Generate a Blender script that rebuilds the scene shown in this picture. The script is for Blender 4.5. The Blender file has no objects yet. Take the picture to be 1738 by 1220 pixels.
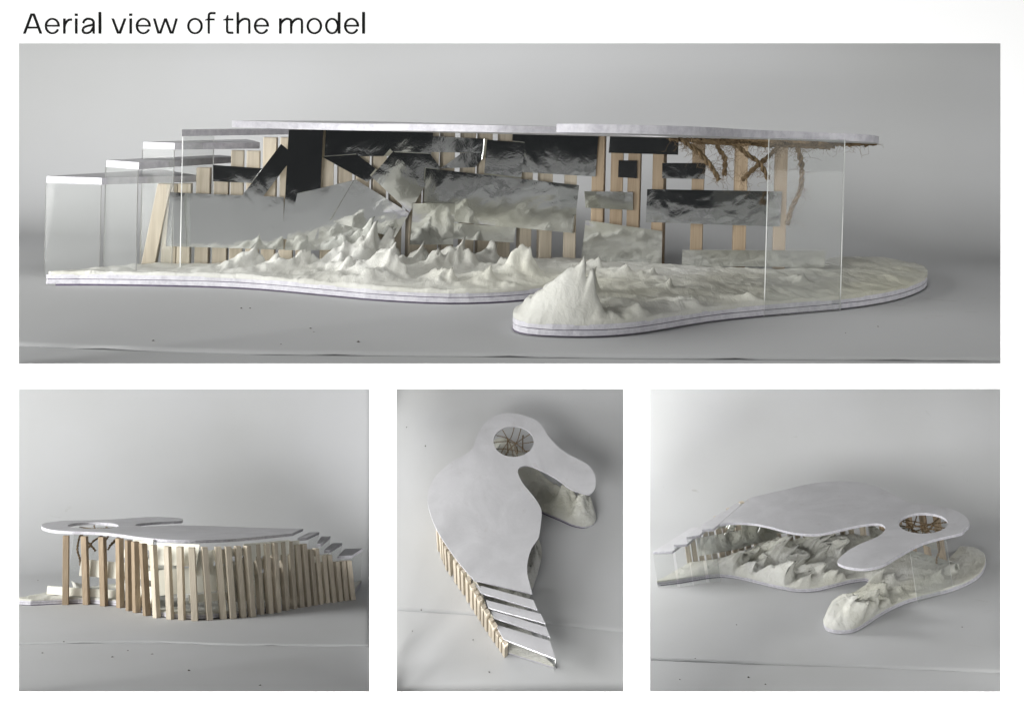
import bpy, bmesh, math, random, json
import numpy as np
from mathutils import Vector, Matrix
from mathutils.geometry import tessellate_polygon

# ------------------------------------------------------------------ camera
scn = bpy.context.scene
cam_d = bpy.data.cameras.new('camera'); cam = bpy.data.objects.new('camera', cam_d)
scn.collection.objects.link(cam); scn.camera = cam
cam.location = (0, -1.7, 0); cam.rotation_euler = (math.radians(90), 0, 0)
cam_d.sensor_fit = 'HORIZONTAL'; cam_d.sensor_width = 36
cam_d.lens = 36*1700/1738; cam_d.shift_y = -395/1738
cam_d.clip_start = .05; cam_d.clip_end = 100

# ------------------------------------------------------------------ light
world = bpy.data.worlds.new('World'); scn.world = world; world.use_nodes = True
bgn = world.node_tree.nodes['Background']
bgn.inputs[0].default_value = (.9, .95, 1, 1); bgn.inputs[1].default_value = .02

def area(name, loc, target, sx, sy, power, col):
    l = bpy.data.lights.new(name, 'AREA'); l.shape = 'RECTANGLE'; l.size = sx; l.size_y = sy
    l.energy = power; l.color = col
    o = bpy.data.objects.new(name, l); scn.collection.objects.link(o)
    o.location = loc
    o.rotation_euler = (Vector(target)-Vector(loc)).to_track_quat('-Z', 'Y').to_euler()
    return o
area('window_light', (-9.0, -3.6, 3.0), (0, 1.0, -.3), 4.0, 3.2, 690, (1, 1, .985))
area('front_fill', (-2.3, -4.6, -.25), (.2, .3, -.75), 3.0, 1.8, 190, (1, 1, .985))  # added frontal fill, mainly for the lower sets
area('mount_fill', (.15, -.45, -2.1), (.1, 0, -.25), 2.4, .25, 135, (1, 1, 1))  # unseen light added below the frame to bring the mount to white
area('overhead_fill', (.35, .35, 1.5), (.30, 1.9, .10), 2.0, .9, 21, (1, 1, .985))  # fill added above the upper set to lift its backdrop
area('left_set_fill', (-2.0, .2, -.30), (-.5, 1.1, -.85), .6, .5, 22, (1, 1, .985))  # extra light added out of view to brighten the post-wall set
area('right_set_fill', (2.0, .15, -.40), (1.0, 1.0, -.60), .5, .4, 6, (1, 1, .985))  # weak fill added out of view, evens the right-hand lower set
area('set_fill', (-.06, .72, -.70), (.75, .55, -.80), .26, .26, 4.2, (1, 1, .985))  # added light hidden behind the narrow set, brightens the right-hand lower one
def side_fill(name, u, y0, y1, z0, z1, power):
    # added fill light hidden behind an upright, brightens the narrow set from its left
    k = (u-869)/1000
    a = Vector((k*(1+y0/1.7), y0, 0)); b = Vector((k*(1+y1/1.7), y1, 0)); c = (a+b)/2; c.z = (z0+z1)/2
    l = bpy.data.lights.new(name, 'AREA'); l.shape = 'RECTANGLE'; l.size = (b-a).length; l.size_y = z1-z0
    l.energy = power; l.color = (1, 1, .985); l.spread = math.radians(170)
    o = bpy.data.objects.new(name, l); scn.collection.objects.link(o)
    x = (b-a).normalized(); zax = Vector((-x.y, x.x, 0)); yax = zax.cross(x)
    o.matrix_world = Matrix.Translation(c) @ Matrix((x, yax, zax)).transposed().to_4x4()
side_fill('side_fill', 660, .03, .42, -.93, -.48, 1.6)

vs = scn.view_settings
vs.view_transform = 'Standard'; vs.look = 'None'; vs.exposure = 0; vs.gamma = 1
vs.use_curve_mapping = False
scn.render.engine = 'CYCLES'
scn.cycles.max_bounces = 10; scn.cycles.transparent_max_bounces = 16

# ------------------------------------------------------------------ measured shape data (model units)
DATA = json.loads('''{"shared":{"H":0.2,"hz":[0.188,0.1703,0.1477,0.126],
"mir":[[0,[0.0339,0.1079],[0.1977,0.1034],[0.1985,0.0347],[0.028,0.039]],[0,[0.0937,0.1432],[0.1648,0.1396],[0.1523,0.1204],[0.0942,0.1221]],[0,[0.2158,0.1082],[0.3037,0.1272],[0.3426,0.0344],[0.1985,0.0347]],[1,[0.2033,0.1904],[0.254,0.1913],[0.2499,0.0417],[0.1973,0.0492]],[2,[0.1925,0.1719],[0.2128,0.1578],[0.1515,0.0848],[0.1323,0.099]],[0,[0.2547,0.196],[0.4219,0.1964],[0.4201,0.1591],[0.254,0.1561]],[1,[0.2505,0.156],[0.3029,0.1597],[0.3398,0.1367],[0.3201,0.1234]],[2,[0.2992,0.128],[0.3857,0.0826],[0.3643,0.0505],[0.2641,0.0725]],[1,[0.3575,0.1633],[0.4161,0.1615],[0.4344,0.1433],[0.4114,0.1211]],[3,[0.3565,0.1649],[0.4094,0.1211],[0.3857,0.0834],[0.3236,0.1311]],[1,[0.4183,0.1853],[0.513,0.1824],[0.5116,0.1629],[0.419,0.1639]],[0,[0.4364,0.1417],[0.4718,0.1626],[0.5155,0.1646],[0.4944,0.1433]],[0,[0.5596,0.197],[0.7032,0.1915],[0.7011,0.1329],[0.5593,0.1381]],[1,[0.4108,0.1425],[0.6692,0.1202],[0.6633,0.0527],[0.4089,0.0744]],[2,[0.513,0.1816],[0.5759,0.1784],[0.571,0.1112],[0.509,0.1174]],[3,[0.3872,0.096],[0.4567,0.0952],[0.4564,0.039],[0.385,0.0408]],[3,[0.4565,0.0687],[0.5626,0.0612],[0.5603,0.0399],[0.4551,0.0471]],[0,[0.727,0.1987],[0.8362,0.1964],[0.8361,0.1673],[0.7251,0.1674]],[0,[0.7407,0.1571],[0.7702,0.1571],[0.771,0.1325],[0.7404,0.1333]],[0,[0.8117,0.156],[0.8804,0.1575],[0.8792,0.1358],[0.8124,0.1349]],[0,[0.6861,0.1125],[0.7648,0.1135],[0.7656,0.0881],[0.6887,0.0895]],[0,[0.7878,0.1201],[0.9988,0.1225],[0.9976,0.0749],[0.7873,0.0752]],[0,[0.6902,0.0738],[0.8137,0.0619],[0.8143,0.0115],[0.685,0.0197]],[0,[0.8467,0.0395],[1.0685,0.0456],[1.0674,0.0227],[0.8464,0.0177]]],
"T1":[[-0.3829,-0.0522,0.0222],[-0.3196,-0.0556,0.0244],[-0.2489,-0.0078,0.0475],[-0.2264,0.0067,0.0418],[-0.2066,-0.1056,0.0383],[-0.1811,-0.0161,0.0289],[-0.1297,-0.0221,0.0378],[-0.086,0.027,0.0212],[-0.0416,-0.0689,0.0328],[-0.1324,-0.1277,0.0195],[-0.0834,-0.1197,0.0161],[-0.249,-0.0949,0.0186],[-0.0502,-0.1473,0.0109],[-0.2744,-0.0476,0.0171],[-0.1559,-0.0414,0.0209],[-0.3483,-0.0655,0.0147],[-0.1892,-0.1027,0.017],[0.0515,-0.0052,0.0168],[0.0865,-0.0378,0.0149],[0.1219,-0.0412,0.0112],[0.1255,-0.1434,0.0123],[0.0057,-0.325,0.0514],[0.0403,-0.34,0.0284],[0.0566,-0.3238,0.0202],[0.0789,-0.3005,0.0166],[0.1439,-0.2479,0.0199],[0.2192,-0.2032,0.0162],[0.3044,-0.0563,0.0088],[0.0326,-0.1882,0.0197],[-0.0125,-0.1413,0.011]],
"T4":[[-0.3822,0.0116,0.0508],[-0.3279,0.0716,0.0394],[-0.2452,0.094,0.0692],[-0.1678,0.068,0.0426],[-0.1399,0.1586,0.0553],[-0.0969,0.1863,0.0475],[-0.0506,0.1405,0.0584],[-0.3227,-0.0223,0.0346],[-0.2582,-0.0545,0.0378],[-0.2077,-0.0722,0.0599],[-0.1271,-0.0722,0.0297],[-0.0964,-0.018,0.0413],[-0.0467,-0.0504,0.0333],[-0.201,0.0813,0.0468],[-0.2919,0.0268,0.031],[-0.3509,0.0378,0.0274],[0.0155,-0.2938,0.0664],[0.0531,-0.3144,0.0542],[0.0803,-0.2231,0.0485],[0.1119,-0.127,0.0319],[0.1398,-0.2038,0.0277],[0.0944,-0.0306,0.0307],[0.1356,-0.0269,0.0218],[0.3224,0.0543,0.0197],[0.2788,0.0,0.0252],[0.225,-0.1293,0.014],[0.0975,-0.2595,0.0411],[-0.0922,0.1055,0.0387],[-0.0115,-0.04,0.0221],[0.1632,-0.0946,0.0142]],
"roots":[[[0.1584,0.0,0.1949],[0.1758,0.0,0.1783],[0.1947,0.0,0.1603],[0.2043,0.0,0.1482],[0.2092,0.0,0.1384]],[[0.2102,0.03,0.1956],[0.2138,0.03,0.1783],[0.2219,0.03,0.1674],[0.2229,0.03,0.1564],[0.2226,0.03,0.1431]],[[0.2097,-0.02,0.2026],[0.2206,-0.02,0.1892],[0.2392,-0.02,0.1745],[0.2577,-0.02,0.1613],[0.2688,-0.02,0.1418]],[[0.2442,0.02,0.138],[0.2609,0.02,0.1547],[0.2822,0.02,0.1741],[0.2913,0.02,0.1852]],[[0.2984,-0.05,0.2032],[0.2974,-0.05,0.183],[0.3024,-0.05,0.1624],[0.3018,-0.05,0.1327],[0.2907,-0.05,0.1057],[0.2868,-0.05,0.0878]],[[0.1646,0.02,0.1946],[0.1711,0.02,0.1838],[0.1886,0.02,0.1717],[0.2048,0.02,0.1527]]],
"bundle":[[[0.1459,0.0,0.201],[0.1875,0.0,0.1984],[0.2244,0.0,0.2005],[0.2553,0.0,0.1963],[0.2859,0.0,0.199],[0.3318,0.0,0.2019],[0.3716,0.0,0.2054],[0.4128,0.0,0.2104]],[[0.1523,-0.03,0.1974],[0.1942,-0.03,0.2021],[0.2304,-0.03,0.1963],[0.2665,-0.03,0.1936],[0.2966,-0.03,0.1914],[0.3382,-0.03,0.2044],[0.383,-0.03,0.2086]],[[0.2178,0.03,0.2036],[0.2558,0.03,0.1945],[0.2936,0.03,0.1913],[0.3185,0.03,0.2005],[0.3562,0.03,0.1992],[0.3874,0.03,0.2041]],[[0.1639,-0.05,0.201],[0.2143,-0.05,0.1981],[0.2558,-0.05,0.1956],[0.2911,-0.05,0.1983],[0.3264,-0.05,0.2039]]],
"cross":[[[-1.1,0.05],[-0.4,0.1],[0.3,-0.05],[1.1,0.05]],[[-0.55,1.0],[-0.25,0.2],[-0.1,-0.4],[-0.05,-1.1]],[[0.1,1.1],[-0.1,0.4],[-0.5,-0.3],[-0.75,-0.95]],[[0.45,1.05],[0.25,0.3],[0.05,-0.3],[0.2,-1.1]],[[-1.1,-0.3],[-0.3,-0.4],[0.4,-0.6],[1.05,-0.45]],[[-0.95,0.6],[-0.3,0.3],[0.35,-0.3],[0.8,-0.9]],[[0.95,0.6],[0.3,0.1],[-0.2,-0.35],[-0.6,-1.0]],[[-1.0,0.3],[-0.2,0.55],[0.5,0.4],[1.1,0.3]],[[0.75,0.85],[0.6,0.2],[0.7,-0.3],[0.55,-1.0]]],
"hole":[0.2613,-0.009]},
"views":{"1":{"M":[[2.05893,0.03191,0.05053,0.11551],[-0.03135,2.05943,-0.02303,0.99253],[-0.05088,0.02225,2.05905,-0.41739]],
"s":2.0598,"roof":[[-0.354,0.1865],[-0.3254,0.2105],[-0.2767,0.2495],[-0.2105,0.2941],[-0.1515,0.3295],[-0.0916,0.3553],[-0.0253,0.3734],[0.0197,0.3737],[0.0603,0.3612],[0.1012,0.34],[0.142,0.3022],[0.177,0.2586],[0.2,0.2146],[0.2239,0.1867],[0.2484,0.1696],[0.2798,0.161],[0.3178,0.1454],[0.3623,0.1159],[0.3938,0.0752],[0.4091,0.0235],[0.4028,-0.033],[0.3851,-0.0772],[0.3692,-0.1101],[0.3392,-0.136],[0.2863,-0.1598],[0.2338,-0.1943],[0.188,-0.2398],[0.1549,-0.2913],[0.1264,-0.3265],[0.0916,-0.3443],[0.0553,-0.3487],[0.014,-0.3406],[-0.0087,-0.3219],[-0.0116,-0.3077],[-0.0009,-0.2748],[0.0184,-0.234],[0.0556,-0.1947],[0.0872,-0.1543],[0.113,-0.1131],[0.1328,-0.0766],[0.1365,-0.0442],[0.1252,-0.0218],[0.1049,-0.0152],[0.0744,-0.0241],[0.0441,-0.0383],[0.0078,-0.0625],[-0.0215,-0.0816],[-0.0555,-0.098],[-0.0887,-0.1037],[-0.1529,-0.0924],[-0.1947,-0.0809],[-0.235,-0.0502],[-0.2854,-0.0315],[-0.3353,-0.026],[-0.3848,-0.0344],[-0.416,-0.0401]],
"hole":[[0.2593,-0.0954],[0.2474,-0.0934],[0.2359,-0.0893],[0.2252,-0.0832],[0.2155,-0.0751],[0.2069,-0.0654],[0.1998,-0.0543],[0.1942,-0.042],[0.1904,-0.0289],[0.1883,-0.0152],[0.188,-0.0013],[0.1896,0.0125],[0.193,0.0259],[0.1981,0.0385],[0.2048,0.0501],[0.2129,0.0603],[0.2223,0.0689],[0.2328,0.0758],[0.244,0.0806],[0.2558,0.0834],[0.2678,0.084],[0.2797,0.0824],[0.2913,0.0786],[0.3022,0.0727],[0.3123,0.0648],[0.3211,0.0552],[0.3286,0.044],[0.3344,0.0315],[0.3385,0.0181],[0.3407,0.0041],[0.341,-0.0102],[0.3394,-0.0243],[0.3359,-0.038],[0.3305,-0.0509],[0.3235,-0.0626],[0.3151,-0.0729],[0.3054,-0.0815],[0.2947,-0.0881],[0.2832,-0.0927],[0.2713,-0.0952]],
"steps":[[[-0.4717,-0.0622],[-0.4582,0.0192],[-0.3818,0.2486],[-0.3936,0.1626]],[[-0.5324,-0.0305],[-0.4867,-0.044],[-0.4064,0.0591],[-0.4616,0.1916]],[[-0.5636,-0.0671],[-0.5098,-0.1009],[-0.4536,0.1086],[-0.4884,0.1431]],[[-0.638,-0.0682],[-0.5661,-0.0741],[-0.4748,0.0138],[-0.5631,0.1228]]],
"posts":[[-0.5222,-0.0352,-0.5002,-0.0352,0.118],[-0.496,-0.0303,-0.496,-0.0303,0.118],[-0.4781,-0.027,-0.4781,-0.027,0.118],[-0.4559,-0.0229,-0.4559,-0.0229,0.1397],[-0.4342,-0.0188,-0.4342,-0.0188,0.1397],[-0.4146,-0.0152,-0.4146,-0.0152,0.1623],[-0.3942,-0.0114,-0.3942,-0.0114,0.1623],[-0.3744,-0.0077,-0.3744,-0.0077,0.18],[-0.3523,-0.0036,-0.3523,-0.0036,0.18],[-0.3308,0.0004,-0.3308,0.0004,0.192],[-0.3017,0.0058,-0.3017,0.0058,0.192],[-0.2803,0.0123,-0.2803,0.0123,0.192],[-0.2582,0.02,-0.2582,0.02,0.192],[-0.2373,0.0272,-0.2373,0.0272,0.192],[-0.2162,0.0344,-0.2162,0.0344,0.192],[-0.1918,0.0428,-0.1918,0.0428,0.192],[-0.1705,0.0532,-0.1705,0.0532,0.192],[-0.1489,0.0637,-0.1489,0.0637,0.192],[-0.1222,0.0766,-0.1222,0.0766,0.192],[-0.0997,0.0845,-0.0997,0.0845,0.192],[-0.072,0.0923,-0.072,0.0923,0.192],[-0.0424,0.1007,-0.0424,0.1007,0.192],[-0.0133,0.1089,-0.0133,0.1089,0.192],[0.0228,0.1165,0.0228,0.1165,0.192],[0.0615,0.1072,0.0615,0.1072,0.192],[0.0869,0.1036,0.0869,0.1036,0.192],[0.1106,0.1002,0.1106,0.1002,0.192],[0.1445,0.0884,0.1445,0.0884,0.192],[0.1947,0.0704,0.1947,0.0704,0.192],[0.2512,0.0632,0.2512,0.0632,0.192],[0.3042,0.0575,0.3042,0.0575,0.192]],
"base":[[-0.608,-0.1266],[-0.5474,-0.1169],[-0.4324,-0.111],[-0.3555,-0.1193],[-0.2653,-0.1484],[-0.2007,-0.1684],[-0.1261,-0.1753],[-0.0598,-0.1549],[-0.0081,-0.1173],[0.0284,-0.0882],[0.0416,-0.106],[0.0256,-0.1424],[-0.0131,-0.1903],[-0.0423,-0.2491],[-0.0509,-0.2997],[-0.036,-0.3249],[0.0013,-0.3306],[0.0421,-0.3229],[0.0855,-0.2987],[0.1549,-0.2408],[0.2278,-0.1965],[0.3245,-0.1459],[0.3929,-0.0961],[0.4528,-0.0317],[0.4987,0.0411],[0.5243,0.1288],[0.4938,0.189],[0.4256,0.1943],[0.3031,0.0475],[0.25,0.0532],[0.1924,0.0607],[0.1412,0.079],[0.108,0.0906],[0.0855,0.0937],[0.0595,0.0974],[0.0226,0.1065],[-0.0109,0.0992],[-0.0397,0.0911],[-0.0693,0.0827],[-0.0967,0.075],[-0.1183,0.0674],[-0.1445,0.0547],[-0.1661,0.0442],[-0.188,0.0336],[-0.2129,0.025],[-0.234,0.0177],[-0.2549,0.0105],[-0.2772,0.0028],[-0.2994,-0.0039],[-0.3289,-0.0094],[-0.3504,-0.0134],[-0.3726,-0.0176],[-0.3924,-0.0212],[-0.4128,-0.025],[-0.4324,-0.0287],[-0.454,-0.0327],[-0.4763,-0.0368],[-0.4941,-0.0402],[-0.5204,-0.045]],
"glass":[[0.2251,-0.1968],[0.3245,-0.1459]],
"back":{"d":[0.0,1.0],
"lat":[1.0,-0.0],
"rows":[[0.34,0.0,-1.0291,1.1195],[0.3792,0.0026,-1.0528,1.1469],[0.4176,0.0102,-1.0761,1.1736],[0.4548,0.0228,-1.0987,1.1992],[0.49,0.0402,-1.1203,1.2234],[0.5226,0.062,-1.1403,1.2455],[0.5521,0.0879,-1.1586,1.2654],[0.578,0.1174,-1.1747,1.2826],[0.5998,0.15,-1.1885,1.2968],[0.6172,0.1852,-1.1996,1.3078],[0.6298,0.2224,-1.2078,1.3155],[0.6374,0.2608,-1.2132,1.3196],[0.64,0.3,-1.2154,1.3201],[0.64,0.4,-1.2172,1.3169]],
"front":[[-0.5306,-0.4871],[0.6067,-0.3914]],
"line":[[-0.5663,-0.4279],[-0.491,-0.4186],[-0.3999,-0.4235],[-0.2679,-0.4255],[-0.0862,-0.4106],[0.0732,-0.4007],[0.4033,-0.3712],[0.6401,-0.3438]]},
"specks":[[-0.3805,-0.3908],[-0.3447,-0.2308],[-0.3355,-0.2295],[-0.2624,-0.3906],[-0.2505,-0.3203],[-0.2438,-0.3356],[-0.1943,-0.3726],[0.2914,-0.2723],[0.3377,-0.2345]]},
"2":{"M":[[-0.79211,0.26157,0.02517,-0.90764],[-0.24371,-0.76115,0.24029,0.96906],[0.09827,0.22071,0.79882,-1.25061]],
"s":0.8346,"roof":[[-0.3479,0.1302],[-0.2778,0.1907],[-0.2108,0.2483],[-0.1475,0.2924],[-0.0873,0.3131],[-0.0288,0.3225],[0.023,0.3105],[0.069,0.2823],[0.1158,0.2371],[0.1582,0.1796],[0.2013,0.1266],[0.2382,0.0965],[0.2805,0.0783],[0.3283,0.0661],[0.3719,0.0355],[0.4045,-0.027],[0.4188,-0.0785],[0.4259,-0.1451],[0.4193,-0.2005],[0.3985,-0.2436],[0.3638,-0.281],[0.3064,-0.2903],[0.2491,-0.3147],[0.1974,-0.3471],[0.1449,-0.3961],[0.0903,-0.4306],[0.0342,-0.4249],[-0.0077,-0.3864],[-0.016,-0.3238],[-0.0066,-0.2852],[0.0342,-0.2614],[0.0743,-0.238],[0.1133,-0.2007],[0.1335,-0.1717],[0.139,-0.1366],[0.1338,-0.1092],[0.1237,-0.089],[0.0921,-0.0962],[0.0472,-0.1174],[-0.0049,-0.1252],[-0.0703,-0.1123],[-0.1358,-0.0924],[-0.2137,-0.0589],[-0.2985,-0.0324],[-0.4007,-0.0196]],
"hole":[[0.1898,-0.1137],[0.1901,-0.0968],[0.1922,-0.0804],[0.1962,-0.065],[0.202,-0.0509],[0.2093,-0.0384],[0.2179,-0.0278],[0.2277,-0.0192],[0.2384,-0.013],[0.2498,-0.0092],[0.2616,-0.0079],[0.2735,-0.0091],[0.2852,-0.0127],[0.2966,-0.0188],[0.3073,-0.0271],[0.3171,-0.0374],[0.3258,-0.0497],[0.3331,-0.0635],[0.339,-0.0786],[0.3431,-0.0946],[0.3454,-0.1113],[0.3459,-0.1281],[0.3445,-0.1447],[0.3411,-0.1606],[0.3359,-0.1755],[0.329,-0.1889],[0.3205,-0.2006],[0.3106,-0.2101],[0.2995,-0.2172],[0.2876,-0.2217],[0.2752,-0.2234],[0.2626,-0.2223],[0.2501,-0.2184],[0.238,-0.2119],[0.2268,-0.2028],[0.2166,-0.1915],[0.2078,-0.1783],[0.2006,-0.1635],[0.1951,-0.1475],[0.1915,-0.1307]],
"steps":[[[-0.4583,-0.0335],[-0.424,-0.0185],[-0.363,0.1544],[-0.3955,0.1347]],[[-0.5057,-0.0853],[-0.4714,-0.0688],[-0.4256,0.1561],[-0.4407,0.1538]],[[-0.5484,-0.0875],[-0.5117,-0.0776],[-0.4569,0.1172],[-0.479,0.1082]],[[-0.6287,-0.1238],[-0.5642,-0.1137],[-0.5058,0.0938],[-0.5554,0.0785]]],
"posts":[[-0.5574,0.1341,-0.5349,0.1341,0.118],[-0.5348,0.1432,-0.5149,0.1432,0.118],[-0.5131,0.1562,-0.4918,0.1562,0.118],[-0.4905,0.1727,-0.4643,0.1727,0.1397],[-0.468,0.1814,-0.4435,0.1814,0.1397],[-0.4454,0.2013,-0.4169,0.2013,0.1623],[-0.4242,0.2173,-0.3963,0.2173,0.1623],[-0.4023,0.2367,-0.3715,0.2367,0.18],[-0.3793,0.2519,-0.3486,0.2519,0.18],[-0.355,0.2703,-0.3224,0.2703,0.192],[-0.3297,0.2953,-0.2982,0.2953,0.192],[-0.3016,0.3227,-0.2723,0.3227,0.192],[-0.2774,0.3399,-0.2465,0.3399,0.192],[-0.2498,0.353,-0.2175,0.353,0.192],[-0.222,0.3888,-0.187,0.3888,0.192],[-0.1955,0.3981,-0.1602,0.3981,0.192],[-0.1669,0.4101,-0.1326,0.4101,0.192],[-0.1398,0.4095,-0.103,0.4095,0.192],[-0.1018,0.4231,-0.0657,0.4231,0.192],[-0.0623,0.4269,-0.0307,0.4269,0.192],[-0.0274,0.4095,0.0012,0.4095,0.192],[0.0044,0.3957,0.0345,0.3957,0.192],[0.0408,0.3653,0.0747,0.3653,0.192],[0.0683,0.3294,0.1034,0.3294,0.192],[0.0974,0.2762,0.1273,0.2762,0.192],[0.118,0.2431,0.1464,0.2431,0.192],[0.1455,0.1878,0.1744,0.1878,0.192],[0.1928,0.1535,0.2254,0.1535,0.192],[0.2444,0.1219,0.2768,0.1219,0.192],[0.3029,0.1146,0.3305,0.1146,0.192]],
"base":[[-0.6389,-0.1618],[-0.5693,-0.079],[-0.5038,-0.0456],[-0.4499,-0.0254],[-0.3997,-0.0241],[-0.3471,-0.0392],[-0.2946,-0.0599],[-0.2359,-0.0837],[-0.1794,-0.1013],[-0.1391,-0.1045],[-0.0943,-0.0931],[-0.051,-0.0662],[-0.0016,-0.0329],[0.0362,-0.015],[0.0586,-0.0101],[0.068,-0.0265],[0.0645,-0.0553],[0.0476,-0.0891],[0.0195,-0.14],[-0.0131,-0.2034],[-0.0396,-0.2543],[-0.0502,-0.3035],[-0.0405,-0.3393],[-0.0149,-0.3544],[0.0148,-0.3532],[0.0436,-0.3413],[0.0735,-0.3014],[0.1063,-0.248],[0.1459,-0.1928],[0.1867,-0.1494],[0.2164,-0.1265],[0.2643,-0.095],[0.3125,-0.0633],[0.3614,-0.0176],[0.399,0.0348],[0.44,0.1],[0.4,0.125],[0.3016,0.1046],[0.241,0.1125],[0.1872,0.1452],[0.1378,0.1814],[0.1092,0.2383],[0.0887,0.2712],[0.0599,0.3241],[0.0336,0.3584],[-0.0011,0.3873],[-0.0316,0.4005],[-0.0641,0.4171],[-0.0996,0.4133],[-0.1379,0.3997],[-0.1649,0.4003],[-0.1919,0.3888],[-0.2156,0.3811],[-0.2432,0.3455],[-0.2724,0.3313],[-0.2951,0.3151],[-0.3227,0.2881],[-0.3484,0.2628],[-0.3735,0.2438],[-0.3962,0.2287],[-0.4179,0.2096],[-0.439,0.1936],[-0.4626,0.173],[-0.4856,0.164],[-0.5076,0.1479],[-0.5304,0.1343],[-0.5537,0.1248]],
"glass":[[0.2293,-0.1689],[0.3245,-0.1459]],
"back":{"d":[0.0,-1.0],
"lat":[-1.0,-0.0],
"rows":[[0.5,0.0,-1.4341,0.7608],[0.5392,0.0026,-1.4486,0.7682],[0.5776,0.0102,-1.464,0.7751],[0.6148,0.0228,-1.48,0.7814],[0.65,0.0402,-1.4963,0.7869],[0.6826,0.062,-1.5127,0.7917],[0.7121,0.0879,-1.529,0.7956],[0.738,0.1174,-1.5447,0.7985],[0.7598,0.15,-1.5597,0.8004],[0.7772,0.1852,-1.5736,0.8013],[0.7898,0.2224,-1.5863,0.8012],[0.7974,0.2608,-1.5976,0.8],[0.8,0.3,-1.6071,0.7977],[0.8,0.4,-1.6293,0.7908],[0.8,0.5,-1.6514,0.7838],[0.8,0.6,-1.6735,0.7768],[0.8,0.7,-1.6956,0.7698],[0.8,0.8,-1.7178,0.7628]],
"front":[[0.9101,0.9738],[-0.396,1.3921]],
"line":[[1.0551,0.5661],[0.3617,0.6768],[0.2007,0.6882],[0.0463,0.7054],[-0.1529,0.7735],[-0.4824,0.841],[-0.5017,0.8441]]},
"specks":[[0.2596,0.6716],[0.2955,0.7964],[0.0471,0.8508],[0.1367,0.8681],[0.1035,0.8015],[0.4338,-0.3784],[-0.0337,1.037],[-0.179,1.2002]]},
"3":{"M":[[-0.02514,-0.44339,0.0067,0.00597],[0.3362,-0.02344,-0.2893,0.2488],[0.28916,-0.01131,0.33695,-0.7655]],
"s":0.4442,"roof":[[-0.3477,0.1865],[-0.3185,0.2105],[-0.2689,0.2495],[-0.2013,0.2941],[-0.1412,0.3295],[-0.0804,0.3553],[-0.013,0.3734],[0.0323,0.3737],[0.0719,0.3612],[0.1117,0.34],[0.1512,0.3022],[0.1851,0.2586],[0.2072,0.2146],[0.2304,0.1867],[0.2542,0.1696],[0.2849,0.161],[0.3219,0.1454],[0.3652,0.1159],[0.3956,0.0752],[0.4101,0.0235],[0.4035,-0.033],[0.3858,-0.0772],[0.37,-0.1101],[0.3405,-0.136],[0.2886,-0.1598],[0.2369,-0.1943],[0.1917,-0.2398],[0.1589,-0.2913],[0.1308,-0.3265],[0.0966,-0.3443],[0.0611,-0.3487],[0.0208,-0.3406],[-0.0012,-0.3219],[-0.004,-0.3077],[0.0067,-0.2748],[0.0259,-0.234],[0.0626,-0.1947],[0.0939,-0.1543],[0.1195,-0.1131],[0.1391,-0.0766],[0.1431,-0.0442],[0.1322,-0.0218],[0.1123,-0.0152],[0.0825,-0.0241],[0.0527,-0.0383],[0.017,-0.0625],[-0.0124,-0.0816],[-0.047,-0.098],[-0.0807,-0.1037],[-0.1457,-0.0924],[-0.188,-0.0809],[-0.2287,-0.0502],[-0.2797,-0.0315],[-0.3302,-0.026],[-0.3806,-0.0344],[-0.4123,-0.0401]],
"hole":[[0.2593,-0.0954],[0.2474,-0.0934],[0.2359,-0.0893],[0.2252,-0.0832],[0.2155,-0.0751],[0.2069,-0.0654],[0.1998,-0.0543],[0.1942,-0.042],[0.1904,-0.0289],[0.1883,-0.0152],[0.188,-0.0013],[0.1896,0.0125],[0.193,0.0259],[0.1981,0.0385],[0.2048,0.0501],[0.2129,0.0603],[0.2223,0.0689],[0.2328,0.0758],[0.244,0.0806],[0.2558,0.0834],[0.2678,0.084],[0.2797,0.0824],[0.2913,0.0786],[0.3022,0.0727],[0.3123,0.0648],[0.3211,0.0552],[0.3286,0.044],[0.3344,0.0315],[0.3385,0.0181],[0.3407,0.0041],[0.341,-0.0102],[0.3394,-0.0243],[0.3359,-0.038],[0.3305,-0.0509],[0.3235,-0.0626],[0.3151,-0.0729],[0.3054,-0.0815],[0.2947,-0.0881],[0.2832,-0.0927],[0.2713,-0.0952]],
"steps":[[[-0.4695,-0.0571],[-0.4314,-0.0428],[-0.3583,0.1822],[-0.3944,0.1609]],[[-0.5156,-0.0845],[-0.4782,-0.0695],[-0.4142,0.1421],[-0.4449,0.134]],[[-0.557,-0.0998],[-0.5201,-0.0882],[-0.4443,0.1247],[-0.4752,0.1121]],[[-0.6303,-0.1154],[-0.5635,-0.1001],[-0.4907,0.1087],[-0.5476,0.0792]]],
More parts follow.
